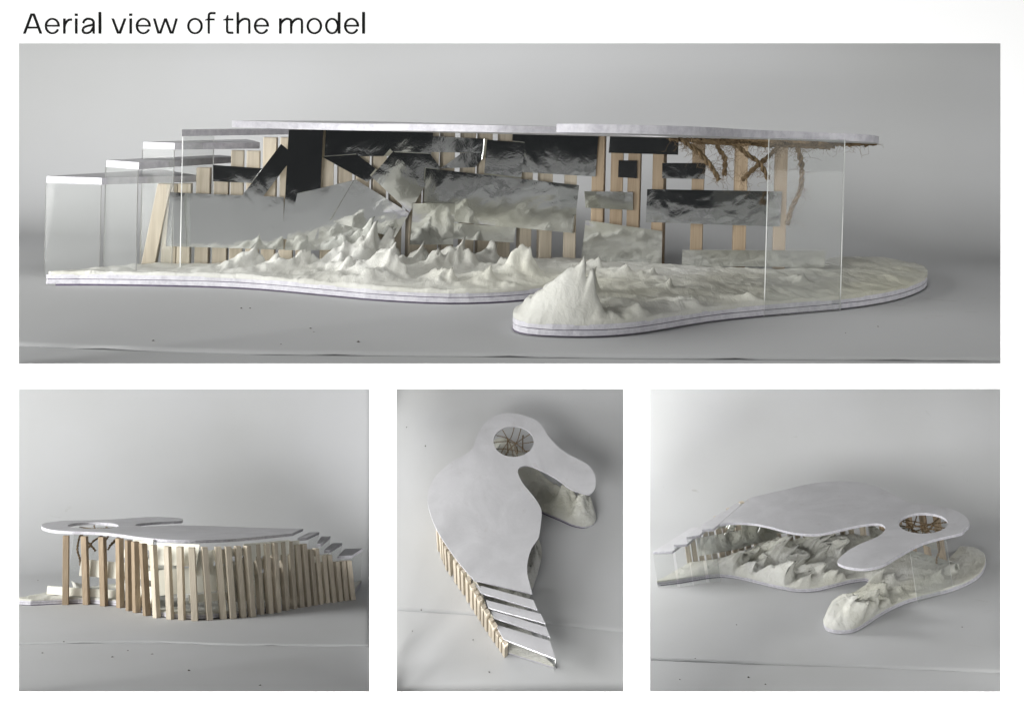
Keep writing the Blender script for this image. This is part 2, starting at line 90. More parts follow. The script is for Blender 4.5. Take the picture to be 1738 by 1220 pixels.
"posts":[[-0.5573,0.0731,-0.5573,0.0731,0.118],[-0.5384,0.0854,-0.5384,0.0854,0.118],[-0.5188,0.0981,-0.5188,0.0981,0.118],[-0.497,0.1122,-0.497,0.1122,0.1397],[-0.4783,0.1244,-0.4783,0.1244,0.1397],[-0.4549,0.1396,-0.4549,0.1396,0.1623],[-0.4339,0.1523,-0.4339,0.1523,0.1623],[-0.4107,0.1661,-0.4107,0.1661,0.18],[-0.3887,0.1792,-0.3887,0.1792,0.18],[-0.3645,0.1937,-0.3645,0.1937,0.192],[-0.3363,0.2105,-0.3363,0.2105,0.192],[-0.3051,0.2292,-0.3051,0.2292,0.192],[-0.2818,0.2438,-0.2818,0.2438,0.192],[-0.258,0.2591,-0.258,0.2591,0.192],[-0.2228,0.2818,-0.2228,0.2818,0.192],[-0.2009,0.2959,-0.2009,0.2959,0.192],[-0.1743,0.3067,-0.1743,0.3067,0.192],[-0.1511,0.3161,-0.1511,0.3161,0.192],[-0.1164,0.3301,-0.1164,0.3301,0.192],[-0.0803,0.3336,-0.0803,0.3336,0.192],[-0.0442,0.3344,-0.0442,0.3344,0.192],[-0.0123,0.3331,-0.0123,0.3331,0.192],[0.0302,0.3224,0.0302,0.3224,0.192],[0.0676,0.3068,0.0676,0.3068,0.192],[0.1057,0.2655,0.1057,0.2655,0.192],[0.1298,0.2388,0.1298,0.2388,0.192],[0.1675,0.1957,0.1675,0.1957,0.192],[0.2065,0.159,0.2065,0.159,0.192],[0.2532,0.1281,0.2532,0.1281,0.192],[0.3,0.1,0.3,0.1,0.192]],
"base":[[-0.6201,-0.1237],[-0.5693,-0.079],[-0.5038,-0.0456],[-0.4499,-0.0254],[-0.3997,-0.0241],[-0.3471,-0.0392],[-0.2946,-0.0599],[-0.2359,-0.0837],[-0.1794,-0.1013],[-0.1391,-0.1045],[-0.0943,-0.0931],[-0.051,-0.0662],[-0.0016,-0.0329],[0.0362,-0.015],[0.0586,-0.0101],[0.068,-0.0265],[0.0645,-0.0553],[0.0476,-0.0891],[0.0195,-0.14],[-0.0131,-0.2034],[-0.0396,-0.2543],[-0.0502,-0.3035],[-0.0405,-0.3393],[-0.0149,-0.3544],[0.0148,-0.3532],[0.0436,-0.3413],[0.0735,-0.3014],[0.1063,-0.248],[0.1459,-0.1928],[0.1867,-0.1494],[0.2164,-0.1265],[0.2643,-0.095],[0.3125,-0.0633],[0.3614,-0.0176],[0.399,0.0348],[0.38,0.1],[0.2949,0.0914],[0.2479,0.1196],[0.2003,0.1511],[0.1603,0.1888],[0.1223,0.2321],[0.0983,0.2588],[0.0616,0.2988],[0.0271,0.3129],[-0.0139,0.3232],[-0.0442,0.3244],[-0.0797,0.3236],[-0.114,0.3204],[-0.1473,0.3068],[-0.1705,0.2974],[-0.1964,0.287],[-0.2174,0.2734],[-0.2526,0.2507],[-0.2765,0.2354],[-0.2999,0.2206],[-0.3312,0.202],[-0.3594,0.1851],[-0.3836,0.1706],[-0.4055,0.1575],[-0.4287,0.1437],[-0.4496,0.1311],[-0.4728,0.116],[-0.4916,0.1038],[-0.5133,0.0897],[-0.533,0.077],[-0.5519,0.0647]],
"glass":[[0.2293,-0.1689],[0.3245,-0.1459]],
"back":{"d":[1.0,0.0],
"lat":[0.0,-1.0],
"rows":[[0.5,0.0,-0.5906,0.6086],[0.5339,0.0022,-0.5918,0.6135],[0.5673,0.0089,-0.5926,0.618],[0.5995,0.0198,-0.5932,0.6218],[0.63,0.0348,-0.5934,0.6249],[0.6583,0.0537,-0.5932,0.6274],[0.6838,0.0762,-0.5927,0.6291],[0.7063,0.1017,-0.5919,0.63]],
"front":[[-0.6843,0.5434],[-0.7514,-0.4192]],
"line":[[-0.3588,0.5564],[-0.3613,0.506],[-0.3954,0.2017],[-0.4589,-0.1777],[-0.4958,-0.4076],[-0.4983,-0.4575]]},
"specks":[[-0.3664,0.4053],[-0.4927,0.1971],[-0.4462,0.4398],[0.4865,0.4848],[0.3825,0.3951],[-0.6176,0.1384]]},
"4":{"M":[[0.58548,0.2513,-0.09373,0.73113],[-0.25342,0.59201,0.00426,0.47474],[0.08783,0.03302,0.63712,-0.98311]],
"s":0.644,"roof":[[-0.336,0.1902],[-0.276,0.2339],[-0.2218,0.27],[-0.1608,0.3143],[-0.0978,0.345],[-0.033,0.3555],[0.0256,0.346],[0.077,0.321],[0.1282,0.2737],[0.1714,0.2151],[0.2127,0.1676],[0.2522,0.1546],[0.3039,0.1388],[0.3542,0.1064],[0.3845,0.066],[0.3998,0.0181],[0.3976,-0.0214],[0.385,-0.0483],[0.3755,-0.0732],[0.3337,-0.1012],[0.292,-0.1275],[0.2567,-0.1592],[0.222,-0.205],[0.1881,-0.2569],[0.1551,-0.3077],[0.1214,-0.3348],[0.0868,-0.343],[0.0507,-0.335],[0.0253,-0.3178],[0.018,-0.3031],[0.0219,-0.279],[0.0344,-0.2452],[0.053,-0.2076],[0.0811,-0.1687],[0.1101,-0.1369],[0.1333,-0.1049],[0.1442,-0.0733],[0.1482,-0.0495],[0.1354,-0.0197],[0.1096,-0.0144],[0.078,-0.024],[0.0406,-0.0436],[-0.0024,-0.0731],[-0.0453,-0.0992],[-0.0836,-0.1077],[-0.1236,-0.1035],[-0.1654,-0.0897],[-0.2097,-0.0642],[-0.2542,-0.0431],[-0.2982,-0.03],[-0.3408,-0.0286],[-0.3755,-0.0336],[-0.4018,-0.0451]],
"hole":[[0.3372,-0.0028],[0.3362,-0.0154],[0.3334,-0.0277],[0.3289,-0.0394],[0.3228,-0.0502],[0.3152,-0.06],[0.3065,-0.0684],[0.2967,-0.0753],[0.2861,-0.0805],[0.2749,-0.084],[0.2634,-0.0856],[0.2518,-0.0852],[0.2405,-0.083],[0.2296,-0.0789],[0.2195,-0.073],[0.2103,-0.0655],[0.2024,-0.0565],[0.1959,-0.0461],[0.191,-0.0347],[0.1878,-0.0225],[0.1864,-0.0098],[0.1869,0.003],[0.1893,0.0157],[0.1936,0.028],[0.1996,0.0394],[0.2072,0.0498],[0.2162,0.0587],[0.2265,0.0661],[0.2376,0.0716],[0.2493,0.0751],[0.2614,0.0766],[0.2735,0.0761],[0.2852,0.0734],[0.2963,0.0688],[0.3066,0.0623],[0.3156,0.0541],[0.3233,0.0445],[0.3294,0.0337],[0.3338,0.0221],[0.3364,0.0098]],
"steps":[[[-0.4619,-0.0635],[-0.4225,-0.0566],[-0.3544,0.1867],[-0.387,0.167]],[[-0.5136,-0.0879],[-0.4719,-0.0681],[-0.4172,0.1364],[-0.4324,0.134]],[[-0.5578,-0.1026],[-0.5136,-0.0932],[-0.4606,0.1166],[-0.4826,0.1076]],[[-0.635,-0.1135],[-0.5664,-0.104],[-0.4942,0.1092],[-0.5438,0.0939]]],
"posts":[[-0.5594,0.0584,-0.5594,0.0584,0.118],[-0.5384,0.0668,-0.5384,0.0668,0.118],[-0.5165,0.0755,-0.5165,0.0755,0.118],[-0.4923,0.0851,-0.4923,0.0851,0.1397],[-0.4725,0.0955,-0.4725,0.0955,0.1397],[-0.4486,0.1101,-0.4486,0.1101,0.1623],[-0.4278,0.1232,-0.4278,0.1232,0.1623],[-0.4064,0.14,-0.4064,0.14,0.18],[-0.3862,0.1558,-0.3862,0.1558,0.18],[-0.364,0.1733,-0.364,0.1733,0.192],[-0.338,0.1937,-0.338,0.1937,0.192],[-0.3092,0.2161,-0.3092,0.2161,0.192],[-0.2873,0.2328,-0.2873,0.2328,0.192],[-0.2639,0.2485,-0.2639,0.2485,0.192],[-0.2242,0.2626,-0.2242,0.2626,0.192],[-0.1996,0.2713,-0.1996,0.2713,0.192],[-0.1724,0.2809,-0.1724,0.2809,0.192],[-0.1487,0.2894,-0.1487,0.2894,0.192],[-0.1133,0.3019,-0.1133,0.3019,0.192],[-0.0786,0.3142,-0.0786,0.3142,0.192],[-0.0444,0.3263,-0.0444,0.3263,0.192],[-0.0139,0.3335,-0.0139,0.3335,0.192],[0.0288,0.3228,0.0288,0.3228,0.192],[0.0667,0.3077,0.0667,0.3077,0.192],[0.105,0.2663,0.105,0.2663,0.192],[0.1292,0.2394,0.1292,0.2394,0.192],[0.1671,0.1962,0.1671,0.1962,0.192],[0.2062,0.1592,0.2062,0.1592,0.192],[0.253,0.1282,0.253,0.1282,0.192],[0.3,0.1,0.3,0.1,0.192]],
"base":[[-0.6405,-0.1039],[-0.5693,-0.079],[-0.5038,-0.0456],[-0.4499,-0.0254],[-0.3997,-0.0241],[-0.3471,-0.0392],[-0.2946,-0.0599],[-0.2359,-0.0837],[-0.1794,-0.1013],[-0.1391,-0.1045],[-0.0943,-0.0931],[-0.051,-0.0662],[-0.0016,-0.0329],[0.0362,-0.015],[0.0586,-0.0101],[0.068,-0.0265],[0.0645,-0.0553],[0.0476,-0.0891],[0.0195,-0.14],[-0.0131,-0.2034],[-0.0396,-0.2543],[-0.0502,-0.3035],[-0.0405,-0.3393],[-0.0149,-0.3544],[0.0148,-0.3532],[0.0436,-0.3413],[0.0735,-0.3014],[0.1063,-0.248],[0.1459,-0.1928],[0.1867,-0.1494],[0.2164,-0.1265],[0.2643,-0.095],[0.3125,-0.0633],[0.3614,-0.0176],[0.399,0.0348],[0.4192,0.0867],[0.429,0.1465],[0.4264,0.1918],[0.4057,0.2292],[0.3805,0.2432],[0.3547,0.2446],[0.2949,0.0914],[0.2477,0.1197],[0.2,0.1514],[0.1598,0.1893],[0.1218,0.2328],[0.0976,0.2595],[0.0608,0.2997],[0.0258,0.3133],[-0.0144,0.3235],[-0.0416,0.3168],[-0.0753,0.3048],[-0.11,0.2925],[-0.1454,0.2799],[-0.1691,0.2715],[-0.1963,0.2619],[-0.2208,0.2532],[-0.2596,0.2395],[-0.2815,0.2247],[-0.3031,0.2082],[-0.3318,0.1858],[-0.3578,0.1654],[-0.3801,0.1479],[-0.4002,0.1321],[-0.422,0.115],[-0.4434,0.1016],[-0.4676,0.0868],[-0.4881,0.076],[-0.5128,0.0662],[-0.5347,0.0575],[-0.5557,0.0491]],
"glass":[[0.2189,-0.1365],[0.325,-0.0498]],
"back":{"d":[-0.147,0.9891],
"lat":[0.9891,0.147],
"rows":[[0.42,0.0,-0.7762,0.758],[0.4657,0.003,-0.7818,0.7699],[0.5106,0.0119,-0.7865,0.7825],[0.5539,0.0266,-0.79,0.7955],[0.595,0.0469,-0.7925,0.8086],[0.6331,0.0723,-0.7938,0.8217],[0.6675,0.1025,-0.7939,0.8346],[0.6977,0.1369,-0.7928,0.8469],[0.7231,0.175,-0.7905,0.8585],[0.7434,0.2161,-0.7871,0.8692],[0.7581,0.2594,-0.7827,0.8788],[0.767,0.3043,-0.7772,0.8872],[0.77,0.35,-0.7708,0.8942],[0.77,0.45,-0.756,0.9078],[0.77,0.55,-0.7412,0.9214]],
"front":[[-0.4594,-0.9884],[0.5802,-0.5434]],
"line":[[-0.5777,-0.5763],[-0.5397,-0.5712],[-0.191,-0.5498],[0.0565,-0.5282],[0.4379,-0.5049],[0.5862,-0.484]]},
"specks":[[-0.7374,0.4225],[-0.6815,0.5485],[-0.3174,-0.336],[-0.4039,-0.5462],[-0.4229,-0.664],[-0.1767,-0.6524],[-0.2301,-0.6239],[0.3463,-0.2725],[0.3572,-0.0069]]}}}''')
SH = DATA['shared']; VW = DATA['views']; H = SH['H']
random.seed(7); rng = np.random.default_rng(5)

# ------------------------------------------------------------------ materials
def mat(name):
    m = bpy.data.materials.new(name); m.use_nodes = True
    nt = m.node_tree; b = nt.nodes['Principled BSDF']
    return m, nt, b
def nd(nt, t, **k):
    n = nt.nodes.new(t)
    for a, v in k.items(): setattr(n, a, v)
    return n
def noise(nt, scale, detail=4, rough=.5, vec=None, dist=0):
    n = nd(nt, 'ShaderNodeTexNoise'); n.inputs['Scale'].default_value = scale
    n.inputs['Detail'].default_value = detail; n.inputs['Roughness'].default_value = rough
    n.inputs['Distortion'].default_value = dist
    if vec is not None: nt.links.new(vec, n.inputs['Vector'])
    return n
def ramp(nt, src, stops):
    r = nd(nt, 'ShaderNodeValToRGB'); e = r.color_ramp.elements
    while len(e) < len(stops): e.new(.5)
    for x, (p, c) in zip(e, stops):
        x.position = p; x.color = (*c, 1) if len(c) == 3 else c
    nt.links.new(src, r.inputs[0]); return r
def bump(nt, b, src, strength, dist=.002):
    n = nd(nt, 'ShaderNodeBump'); n.inputs['Strength'].default_value = strength
    n.inputs['Distance'].default_value = dist
    nt.links.new(src, n.inputs['Height']); nt.links.new(n.outputs[0], b.inputs['Normal']); return n
def coords(nt, scale=(1, 1, 1), kind='Object'):
    tc = nd(nt, 'ShaderNodeTexCoord'); mp = nd(nt, 'ShaderNodeMapping')
    mp.inputs['Scale'].default_value = scale
    nt.links.new(tc.outputs[kind], mp.inputs['Vector']); return mp.outputs[0]
def mixc(nt, fac, a, b, mode='MIX'):
    n = nd(nt, 'ShaderNodeMix', data_type='RGBA', blend_type=mode)
    if isinstance(fac, float): n.inputs[0].default_value = fac
    else: nt.links.new(fac, n.inputs[0])
    for s, i in ((a, 6), (b, 7)):
        if isinstance(s, tuple): n.inputs[i].default_value = (*s, 1)
        else: nt.links.new(s, n.inputs[i])
    return n.outputs[2]

def make_paper():
    m, nt, b = mat('grey_studio_paper'); c = coords(nt)
    n1 = noise(nt, 2.2, 3, .5, c); base = ramp(nt, n1.outputs[0], [(.3, (.495, .50, .50)), (.7, (.53, .535, .545))])
    # sparse scuff marks: stretched, distorted noise thresholded
    c2 = coords(nt, (9, 60, 9)); n2 = noise(nt, 1.0, 5, .55, c2, 1.5)
    s = ramp(nt, n2.outputs[0], [(.66, (0, 0, 0)), (.72, (1, 1, 1))])
    n3 = noise(nt, 3.2, 2, .5, c); k = ramp(nt, n3.outputs[0], [(.55, (0, 0, 0)), (.68, (1, 1, 1))])
    f = nd(nt, 'ShaderNodeMath', operation='MULTIPLY'); nt.links.new(s.outputs[0], f.inputs[0]); nt.links.new(k.outputs[0], f.inputs[1])
    f2 = nd(nt, 'ShaderNodeMath', operation='MULTIPLY'); nt.links.new(f.outputs[0], f2.inputs[0]); f2.inputs[1].default_value = .5
    col = mixc(nt, f2.outputs[0], base.outputs[0], (.30, .29, .26))
    nt.links.new(col, b.inputs['Base Color']); b.inputs['Roughness'].default_value = .75
    b.inputs['Specular IOR Level'].default_value = .25
    bump(nt, b, noise(nt, 5, 4, .5, c).outputs[0], .12, .01)
    return m
def make_board():
    m, nt, b = mat('white_foam_board'); c = coords(nt)
    n = noise(nt, 7, 4, .6, c)
    r = ramp(nt, n.outputs[0], [(.3, (.56, .557, .575)), (.7, (.61, .607, .625))])
    n2 = noise(nt, 28, 3, .6, c); r2 = ramp(nt, n2.outputs[0], [(.60, (1, 1, 1)), (.78, (.90, .89, .88))])
    n3 = noise(nt, 4.5, 6, .62, c, 1.2); r3 = ramp(nt, n3.outputs[0], [(.42, (.90, .90, .90)), (.60, (1, 1, 1))])
    nt.links.new(mixc(nt, 1.0, mixc(nt, 1.0, r.outputs[0], r2.outputs[0], 'MULTIPLY'), r3.outputs[0], 'MULTIPLY'), b.inputs['Base Color'])
    b.inputs['Roughness'].default_value = .85; b.inputs['Specular IOR Level'].default_value = .12
    bump(nt, b, noise(nt, 60, 3, .6, c).outputs[0], .12, .002)
    return m
def make_edge():
    m, nt, b = mat('cut_foam_edge'); c = coords(nt)
    n = noise(nt, 90, 4, .7, c)
    r = ramp(nt, n.outputs[0], [(.3, (.50, .49, .54)), (.6, (.67, .66, .70))])
    nt.links.new(r.outputs[0], b.inputs['Base Color']); b.inputs['Roughness'].default_value = .7
    bump(nt, b, noise(nt, 160, 3, .7, c).outputs[0], .6, .003)
    return m
def make_plaster():
    m, nt, b = mat('cast_plaster'); c = coords(nt)
    n = noise(nt, 9, 5, .6, c)
    r = ramp(nt, n.outputs[0], [(.3, (.54, .535, .485)), (.5, (.62, .618, .575)), (.75, (.69, .69, .665))])
    n2 = noise(nt, 3.5, 3, .5, c); r2 = ramp(nt, n2.outputs[0], [(.45, (1, 1, 1)), (.7, (.95, .94, .84))])
    nt.links.new(mixc(nt, 1.0, r.outputs[0], r2.outputs[0], 'MULTIPLY'), b.inputs['Base Color'])
    b.inputs['Roughness'].default_value = .62; b.inputs['Specular IOR Level'].default_value = .35
    c3 = coords(nt, (1.3, .35, 1)); a = noise(nt, 55, 6, .62, c3, .8); a2 = noise(nt, 16, 4, .6, c, 1.0)
    ad = nd(nt, 'ShaderNodeMath', operation='ADD'); nt.links.new(a.outputs[0], ad.inputs[0]); nt.links.new(a2.outputs[0], ad.inputs[1])
    bump(nt, b, ad.outputs[0], .75, .005)
    return m
def make_wood(name, c0, c1):
    m, nt, b = mat(name)
    oi = nd(nt, 'ShaderNodeObjectInfo')
    tc = nd(nt, 'ShaderNodeTexCoord'); va = nd(nt, 'ShaderNodeVectorMath', operation='ADD')
    sc = nd(nt, 'ShaderNodeVectorMath', operation='SCALE'); sc.inputs['Scale'].default_value = 13.7
    cx = nd(nt, 'ShaderNodeCombineXYZ')
    for i in range(3): nt.links.new(oi.outputs['Random'], cx.inputs[i])
    nt.links.new(cx.outputs[0], sc.inputs[0])
    nt.links.new(tc.outputs['Object'], va.inputs[0]); nt.links.new(sc.outputs[0], va.inputs[1])
    mp = nd(nt, 'ShaderNodeMapping'); mp.inputs['Scale'].default_value = (210, 210, 9)
    nt.links.new(va.outputs[0], mp.inputs['Vector'])
    n = noise(nt, 1, 4, .65, mp.outputs[0], .4)
    r = ramp(nt, n.outputs[0], [(.28, c0), (.72, c1)])
    v = nd(nt, 'ShaderNodeMapRange'); nt.links.new(oi.outputs['Random'], v.inputs[0]); v.inputs[3].default_value = .82; v.inputs[4].default_value = 1.1
    mu = nd(nt, 'ShaderNodeVectorMath', operation='SCALE'); nt.links.new(r.outputs[0], mu.inputs[0]); nt.links.new(v.outputs[0], mu.inputs['Scale'])
    nt.links.new(mu.outputs[0], b.inputs['Base Color']); b.inputs['Roughness'].default_value = .65
    b.inputs['Specular IOR Level'].default_value = .25
    bump(nt, b, n.outputs[0], .25, .001)
    return m
def make_mirror():
    m, nt, b = mat('mirror_foil'); c = coords(nt)
    b.inputs['Metallic'].default_value = 1; b.inputs['Base Color'].default_value = (.80, .81, .80, 1)
    b.inputs['Roughness'].default_value = .08
    oi = nd(nt, 'ShaderNodeObjectInfo'); va = nd(nt, 'ShaderNodeVectorMath', operation='ADD')
    cx = nd(nt, 'ShaderNodeCombineXYZ')
    for i in range(3): nt.links.new(oi.outputs['Random'], cx.inputs[i])
    nt.links.new(c, va.inputs[0]); nt.links.new(cx.outputs[0], va.inputs[1])
    n = noise(nt, 8, 3, .5, va.outputs[0], .6); n2 = noise(nt, 45, 4, .6, va.outputs[0], .5)
    s = nd(nt, 'ShaderNodeMath', operation='MULTIPLY_ADD'); nt.links.new(n2.outputs[0], s.inputs[0]); s.inputs[1].default_value = .06; nt.links.new(n.outputs[0], s.inputs[2])
    bump(nt, b, s.outputs[0], .4, .014)
    return m
def make_plain(name, col, rough=.6, spec=.3, var=.08, scale=30):
    m, nt, b = mat(name); c = coords(nt); n = noise(nt, scale, 4, .6, c)
    r = ramp(nt, n.outputs[0], [(.3, tuple(x*(1-var) for x in col)), (.7, tuple(min(1, x*(1+var)) for x in col))])
    nt.links.new(r.outputs[0], b.inputs['Base Color']); b.inputs['Roughness'].default_value = rough
    b.inputs['Specular IOR Level'].default_value = spec
    return m
def make_acrylic():
    m = bpy.data.materials.new('clear_acrylic'); m.use_nodes = True; nt = m.node_tree
    nt.nodes.remove(nt.nodes['Principled BSDF']); out = nt.nodes['Material Output']
    t = nd(nt, 'ShaderNodeBsdfTransparent'); t.inputs[0].default_value = (.945, .95, .945, 1)
    g = nd(nt, 'ShaderNodeBsdfGlossy'); g.inputs['Roughness'].default_value = .05
    d = nd(nt, 'ShaderNodeBsdfDiffuse'); d.inputs[0].default_value = (.75, .76, .75, 1)
    lw = nd(nt, 'ShaderNodeLayerWeight')
    c = coords(nt); n = noise(nt, 6, 4, .6, c); mr = nd(nt, 'ShaderNodeMapRange')
    nt.links.new(n.outputs[0], mr.inputs[0]); mr.inputs[3].default_value = .03; mr.inputs[4].default_value = .10
    m1 = nd(nt, 'ShaderNodeMixShader'); m2 = nd(nt, 'ShaderNodeMixShader')
    nt.links.new(mr.outputs[0], m1.inputs[0]); nt.links.new(t.outputs[0], m1.inputs[1]); nt.links.new(d.outputs[0], m1.inputs[2])
    pw = nd(nt, 'ShaderNodeMath', operation='POWER'); nt.links.new(lw.outputs['Facing'], pw.inputs[0]); pw.inputs[1].default_value = 5
    ma = nd(nt, 'ShaderNodeMath', operation='MULTIPLY_ADD'); nt.links.new(pw.outputs[0], ma.inputs[0]); ma.inputs[1].default_value = .15; ma.inputs[2].default_value = .005
    nt.links.new(ma.outputs[0], m2.inputs[0]); nt.links.new(m1.outputs[0], m2.inputs[1]); nt.links.new(g.outputs[0], m2.inputs[2])
    nt.links.new(m2.outputs[0], out.inputs[0])
    return m
M_PAPER = make_paper(); M_BOARD = make_board(); M_EDGE = make_edge(); M_PLASTER = make_plaster()
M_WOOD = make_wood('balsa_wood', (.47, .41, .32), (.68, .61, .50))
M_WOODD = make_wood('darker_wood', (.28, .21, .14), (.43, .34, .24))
M_MIRROR = make_mirror(); M_CARD = make_plain('cream_card', (.80, .785, .69), .7, .2, .04, 12)
M_ACR = make_acrylic(); M_ACRE = make_plain('acrylic_edge', (.55, .56, .55), .35, .5, .25, 20)
M_TWINE = make_plain('jute_twine', (.16, .115, .068), .9, .1, .5, 160)
M_WHITE = make_plain('white_mount', (.93, .93, .93), .8, .1, .004, 3)
M_BACK = make_plain('grey_backing', (.55, .55, .55), .9, .1, .05, 5)
M_BLACK = make_plain('black_light_blocker', (.015, .015, .015), .9, .1, .1, 5)
M_INK = make_plain('black_ink', (.006, .006, .006), .8, .1, .05, 40)
M_CRUMB = make_plain('dark_crumbs', (.10, .09, .08), .9, .1, .3, 80)
M_GLUE_SHADE = make_plain('dark_glue_and_shade', (.13, .11, .16), .8, .2, .2, 60)  # glue between layers, also the painted shade under the base

# ------------------------------------------------------------------ mesh helpers
def link(name, me, parent=None, mats=()):
    o = bpy.data.objects.new(name, me); scn.collection.objects.link(o)
    if parent is not None: o.parent = parent
    for m in mats: me.materials.append(m)
    return o
def mesh(name, verts, faces, smooth=False):
    me = bpy.data.meshes.new(name); me.from_pydata([tuple(map(float, v)) for v in verts], [], [tuple(map(int, f)) for f in faces])
    me.validate(); me.update()
    if smooth:
        for p in me.polygons: p.use_smooth = True
    return me
def smooth_loop(pts, n=4, sharp=()):
    """closed Catmull-Rom loop; vertices listed in sharp stay corners"""
    P = [np.array(p[:2], float) for p in pts]; N = len(P); out = []
    for i in range(N):
        p0, p1, p2, p3 = P[i-1], P[i], P[(i+1) % N], P[(i+2) % N]
        if i in sharp: p0 = 2*p1-p2
        if (i+1) % N in sharp: p3 = 2*p2-p1
        if i in sharp and (i+1) % N in sharp: out.append(p1); continue
        for k in range(n):
            t = k/n
            out.append(.5*((2*p1)+(-p0+p2)*t+(2*p0-5*p1+4*p2-p3)*t*t+(-p0+3*p1-3*p2+p3)*t**3))
    return out
def area2(P): return sum(P[i-1][0]*P[i][1]-P[i][0]*P[i-1][1] for i in range(len(P)))
def slab(name, outer, z0, z1, hole=None, zf=None, parent=None, mats=(), edge_slot=1):
    """extruded plate with optional hole; zf(x,y) adds height"""
    zf = zf or (lambda x, y: 0)
    if area2(outer) < 0: outer = outer[::-1]
    loops = [outer]
    if hole is not None:
        if area2(hole) > 0: hole = hole[::-1]
        loops.append(hole)
    tri = tessellate_polygon([[Vector((p[0], p[1], 0)) for p in l] for l in loops])
    flat = [p for l in loops for p in l]; n = len(flat)
    V = [(p[0], p[1], z1+zf(p[0], p[1])) for p in flat]+[(p[0], p[1], z0+zf(p[0], p[1])) for p in flat]
    F = []; idx = []
    for t in tri:
        a, b, c = t
        if (flat[b][0]-flat[a][0])*(flat[c][1]-flat[a][1])-(flat[b][1]-flat[a][1])*(flat[c][0]-flat[a][0]) < 0: a, c = c, a
        F.append((a, b, c)); F.append((c+n, b+n, a+n)); idx += [0, 0]
    s = 0
    for l in loops:
        m = len(l)
        for i in range(m):
            a, b = s+i, s+(i+1) % m; F.append((a, a+n, b+n, b)); idx.append(edge_slot)
        s += m
    me = mesh(name, V, F)
    o = link(name, me, parent, mats)
    if len(mats) > 1:
        for p, i in zip(me.polygons, idx): p.material_index = i
    return o
def prism(name, poly, nrm, th, parent, mats, back_slot=None, edge_slot=None):
    """flat polygon (3D points) given thickness th along -nrm"""
    P = [np.array(p, float) for p in poly]; n = len(P); nrm = np.array(nrm, float)
    V = P+[p-nrm*th for p in P]
    F = [tuple(range(n)), tuple(range(2*n-1, n-1, -1))]+[(i, i+n, (i+1) % n+n, (i+1) % n) for i in range(n)]
    e1 = P[1]-P[0]; e2 = P[2]-P[0]
    if np.dot(np.cross(e1, e2), nrm) < 0: F = [f[::-1] for f in F]
    me = mesh(name, V, F); o = link(name, me, parent, mats)
    if back_slot is not None: me.polygons[1].material_index = back_slot
    if edge_slot is not None:
        for p in me.polygons[2:]: p.material_index = edge_slot
    return o
def tube(paths, radius, sides=6, jit=0):
    V = []; F = []
    for P in paths:
        P = [np.array(p, float) for p in P]; b0 = len(V)
        for i, p in enumerate(P):
            t = P[min(i+1, len(P)-1)]-P[max(i-1, 0)]; t /= np.linalg.norm(t)+1e-9
            u = np.cross(t, [.2, .96, .15]); u /= np.linalg.norm(u)+1e-9; w = np.cross(t, u)
            r = radius(i/(len(P)-1)) if callable(radius) else radius
            for k in range(sides):
                a = 2*math.pi*k/sides+i*.5; rr = r*(1+jit*random.uniform(-1, 1))
                V.append(p+rr*(u*math.cos(a)+w*math.sin(a)))
            if i:
                for k in range(sides):
                    F.append((b0+(i-1)*sides+k, b0+(i-1)*sides+(k+1) % sides, b0+i*sides+(k+1) % sides, b0+i*sides+k))
    return V, F
def ply(P, r, R, turns=240):
    # two strands wound round each other along path P
    P = [np.array(p, float) for p in P]; out = []; s = 0; A = []; B = []
    for i, p in enumerate(P):
        if i: s += np.linalg.norm(P[i]-P[i-1])
        t = P[min(i+1, len(P)-1)]-P[max(i-1, 0)]; t /= np.linalg.norm(t)+1e-9
        u = np.cross(t, [.2, .96, .15]); u /= np.linalg.norm(u)+1e-9; w = np.cross(t, u)
        a = s*turns; o = (u*math.cos(a)+w*math.sin(a))*r*.62*(1+.25*R.uniform(-1, 1))
        A.append(p+o); B.append(p-o)
    return tube([A, B], r*.72, 6, .18)
def spline(P, n=8):
    P = [np.array(p, float) for p in P]; out = []
    for i in range(len(P)-1):
        p0 = P[max(i-1, 0)]; p1 = P[i]; p2 = P[i+1]; p3 = P[min(i+2, len(P)-1)]
        for k in range(n):
            t = k/n; out.append(.5*((2*p1)+(-p0+p2)*t+(2*p0-5*p1+4*p2-p3)*t*t+(-p0+3*p1-3*p2+p3)*t**3))
    out.append(P[-1]); return out

# value noise in numpy
_tab = rng.random((64, 64))
def vnoise(x, y):
    xi = np.floor(x).astype(int); yi = np.floor(y).astype(int); fx = x-xi; fy = y-yi
    fx = fx*fx*(3-2*fx); fy = fy*fy*(3-2*fy)
    g = lambda a, b: _tab[a % 64, b % 64]
    return (g(xi, yi)*(1-fx)+g(xi+1, yi)*fx)*(1-fy)+(g(xi, yi+1)*(1-fx)+g(xi+1, yi+1)*fx)*fy
def fbm(x, y, o=4):
    s = 0; a = .5
    for i in range(o): s = s+a*(vnoise(x*2**i+7.3*i, y*2**i+3.1*i)-.5); a *= .55
    return s
def poly_dist(X, Y, P):
    """signed distance (positive inside) and nearest boundary point"""
    P = np.array(P); best = np.full(X.shape, 1e9); bx = X.copy(); by = Y.copy(); ins = np.zeros(X.shape, bool)
    for i in range(len(P)):
        a = P[i-1]; b = P[i]; e = b-a; L = e@e+1e-12
        t = np.clip(((X-a[0])*e[0]+(Y-a[1])*e[1])/L, 0, 1); qx = a[0]+t*e[0]; qy = a[1]+t*e[1]
        d = np.hypot(X-qx, Y-qy); m = d < best
        best = np.where(m, d, best); bx = np.where(m, qx, bx); by = np.where(m, qy, by)
        c = ((a[1] > Y) != (b[1] > Y)) & (X < (b[0]-a[0])*(Y-a[1])/(b[1]-a[1]+1e-15)+a[0])
        ins ^= c
    return np.where(ins, best, -best), bx, by

